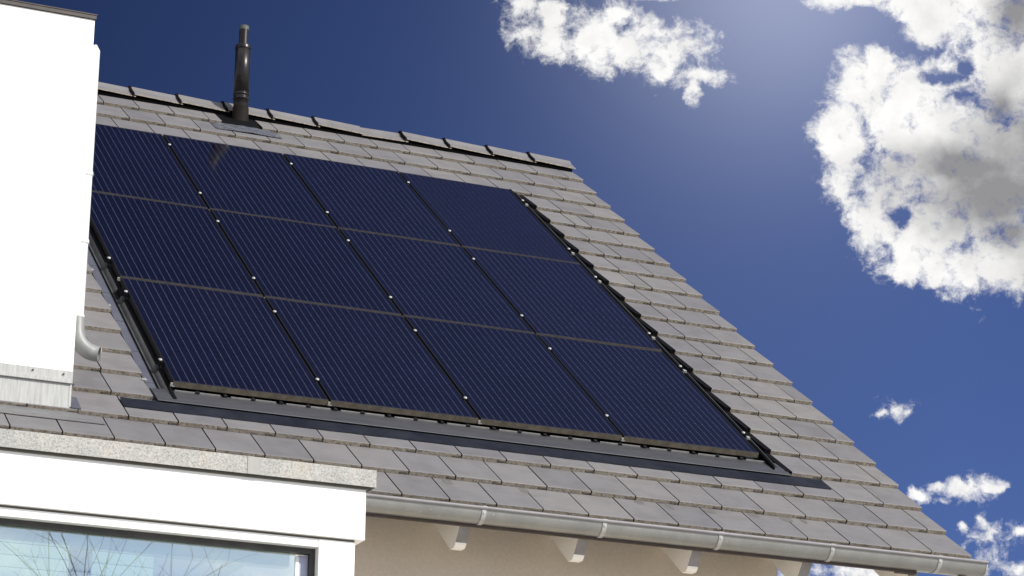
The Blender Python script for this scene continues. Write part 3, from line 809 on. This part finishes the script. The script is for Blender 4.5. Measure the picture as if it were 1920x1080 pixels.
# rails and clamps
rl = ['lowest', 'second lowest', 'third from the bottom', 'third from the top', 'second from the top', 'topmost']
rlab = ['rail with round bolts under the lower half of the bottom panel row',
        'rail with round bolts under the upper half of the bottom panel row',
        'rail with round bolts under the lower half of the middle panel row',
        'rail with round bolts under the upper half of the middle panel row',
        'rail with round bolts under the lower half of the top panel row',
        'rail with round bolts under the upper half of the top panel row']
for j in range(3):
    for k, fr in enumerate((.178, .828)):
        v = PV0+(j+fr)*PH
        e = empty('mounting_rail'); e.matrix_world = Matrix.Translation(rf(PU0, v, HP)) @ RM
        tag(e, rlab[2*j+k], 'rail', 'rails under the solar panels')
        b = MB(); b.box(-.035, 4*PW+.062, -.02, .02, -.078, -.0375); b.build('rail', M_TROUGH, e)
        b = MB(); b.box(4*PW+.045, 4*PW+.068, -.012, .012, -.0372, -.020); b.build('rail_end_cap', M_STEEL, e)
        for i in range(5):
            x = i*PW + (-.012 if i == 0 else (.012 if i == 4 else 0))
            b = MB(); b.box(x-.016, x+.016, -.028, .028, .0008, .0035); 
            b.box(x-.003, x+.003, -.026, .026, -.037, .0008)
            c1 = b.build('clamp', M_BLACK, e)
            b = MB(); b.tube([(x, 0, .0036), (x, 0, .010), (x, 0, .012)], [.0115, .0115, .008], 16); b.build('bolt', M_STEEL, c1)

# ------------------------------------------------------------------ white bay extension in front of the eaves
bay = tag(empty('bay_extension', (-6, -.4, -5.2)), 'white bay extension with speckled grey coping and a large reflecting window', 'extension')
BI = Vector((6, .4, 5.2))
def bpart(mb_, name, mat, parent=None, **k):
    o = mb_.build(name, mat, parent or bay, **k)
    if parent is None: o.location = BI
    return o
BXL = -9.5
b = MB()
b.box(BXL, -4.521, -1.226, -1.222, -.300, -.207)     # front lip
b.box(BXL, -4.525, -1.222, .30, -.222, -.207)
b.box(-4.525, -4.521, -1.222, .30, -.300, -.207)
cop = bpart(b, 'coping', M_COPING, bevel=.001)
b = MB(); b.box(-5.234, -5.161, -1.229, -1.226, -.2995, -.2075); b.build('coping_joint', simple('joint_metal', (.27, .265, .25), (.32, .31, .295), 22, .5, .2, 0), cop)
b = MB(); b.box(BXL, -4.566, -1.195, .30, -.581, -.224); fas = bpart(b, 'fascia', M_WHITEP, bevel=.002)
b = MB(); b.box(BXL, -4.556, -1.212, .29, -.311, -.2245); bpart(b, 'painted_shadow_strip', M_GAP)  # brown strip stands in for the shadow line under the coping
b = MB(); b.box(BXL, -4.614, -1.168, -1.15, -.591, -.5815); bpart(b, 'frame_gap_strip', M_GAP)
b = MB(); b.box(-4.812, -4.612, -1.172, -.95, -5.2, -.592); bpart(b, 'corner_post', M_WHITEP, bevel=.002)
b = MB(); b.box(BXL, -4.70, .25, .31, -5.2, -.583); b.box(-4.66, -4.62, -.95, .31, -5.2, -3.0); bpart(b, 'side_wall', M_WHITE)
b = MB(); b.box(BXL, -4.8125, -1.169, -1.09, -.636, -.592)
win = bpart(b, 'window_frame', M_WHITEP, bevel=.002)
b = MB(); b.box(BXL, -4.813, -1.120, -1.072, -.664, -.637); b.box(-4.838, -4.813, -1.120, -1.072, -4.6, -.664); b.build('gasket', M_GASKET, win)
b = MB(); b.box(-4.906, -4.888, -1.085, -1.060, -4.6, -.676); b.build('white_mullion', M_WHITEP, win)
b = MB(); b.box(-4.887, -4.839, -1.080, -1.045, -4.6, -.668); b.build('inner_reveal', M_LILAC, win)
b = MB(); b.box(BXL, -4.907, -1.083, -1.078, -4.6, -.6645); b.build('glass_pane', M_GLASS, win)
# interior seen through the pane
b = MB(); b.box(BXL, -4.75, .18, .249, -5.1, -.60); bpart(b, 'interior_wall', M_INT)
b = MB(); b.box(BXL, -4.93, -1.055, -.985, -.73, -.665); bpart(b, 'blind_box', simple('pale_blind', (.62, .66, .60), (.70, .72, .66), 2, .6, 0, 0))
for k, (x, w) in enumerate(((-5.95, .10), (-5.05, .09), (-5.2, .03), (-6.7, .10))):
    b = MB(); L0 = 1.3
    b.add([(x, -.90, -.60), (x+w, -.90, -.60), (x-L0+w, -.2, -1.5), (x-L0, -.2, -1.5), (x, -.86, -.60), (x+w, -.86, -.60), (x-L0+w, -.16, -1.5), (x-L0, -.16, -1.5)],
          [(0, 1, 2, 3), (4, 7, 6, 5), (0, 4, 5, 1), (2, 6, 7, 3), (1, 5, 6, 2), (0, 3, 7, 4)])
    bpart(b, 'interior_brace', M_WHITEP)

# ------------------------------------------------------------------ bare tree in the garden (seen mirrored in the window)
random.seed(21)
tree = tag(empty('bare_tree', (-3.0, -13.0, -5.2)), 'bare leafless tree whose branches are mirrored in the bay window', 'tree')
tr, br = MB(), MB()
def grow(p, d, L, r, lvl, mb_):
    n = 4; pts = [p]; rad = [r]; q = p.copy(); dd = d.copy()
    for k in range(n):
        dd = (dd+Vector((random.uniform(-1, 1), random.uniform(-1, 1), random.uniform(-.5, .9)))*(.13 if lvl else .06)).normalized()
        q = q+dd*L/n; pts.append(q); rad.append(r*(1-.45*(k+1)/n))
    mb_.tube(pts, rad, 8 if lvl < 2 else (5 if lvl < 4 else 3), cap=False)
    if lvl >= 5: return
    for k in range(4 if lvl < 4 else 3):
        t = random.choice((1, 2, 3, 4)) if k else 4
        ax = Vector((random.uniform(-1, 1), random.uniform(-1, 1), random.uniform(-.2, .8))).normalized()
        nd = (dd*.6+ax*(1.0 if lvl < 2 else .75)).normalized()
        grow(pts[t], nd, L*random.uniform(.58, .78), rad[t]*random.uniform(.50, .78), lvl+1, br)
grow(Vector((0, 0, 0)), Vector((.05, .05, 1)), 3.4, .30, 0, tr)
tr.build('trunk', M_BARK, tree); br.build('crown', M_BARK, tree)


def reflection_panel_material():
    m, nt, N, L, b = material('cream_reflection')
    tc = N.new('ShaderNodeTexCoord'); sx = N.new('ShaderNodeSeparateXYZ'); L.new(tc.outputs['Object'], sx.inputs[0])
    d = N.new('ShaderNodeMath'); d.operation = 'DIVIDE'; L.new(sx.outputs[2], d.inputs[0]); d.inputs[1].default_value = .062
    f_ = N.new('ShaderNodeMath'); f_.operation = 'FRACT'; L.new(d.outputs[0], f_.inputs[0])
    r = ramp(N, L, f_.outputs[0], [(0, (.30, .31, .27)), (.05, (.30, .31, .27)), (.08, (.66, .67, .56)), (1, (.72, .72, .62))])
    L.new(r.outputs[0], b.inputs['Base Color']); b.inputs['Roughness'].default_value = .9
    return m
b = MB(); b.box(BXL, -6.10, -1.060, -1.054, -4.5, -.70); bpart(b, 'reflection_panel', reflection_panel_material())  # lined panels added behind the glass to imitate a pale house reflection
b = MB(); b.box(-5.98, -5.66, -1.058, -1.053, -4.5, -.735); bpart(b, 'reflection_panel', reflection_panel_material())
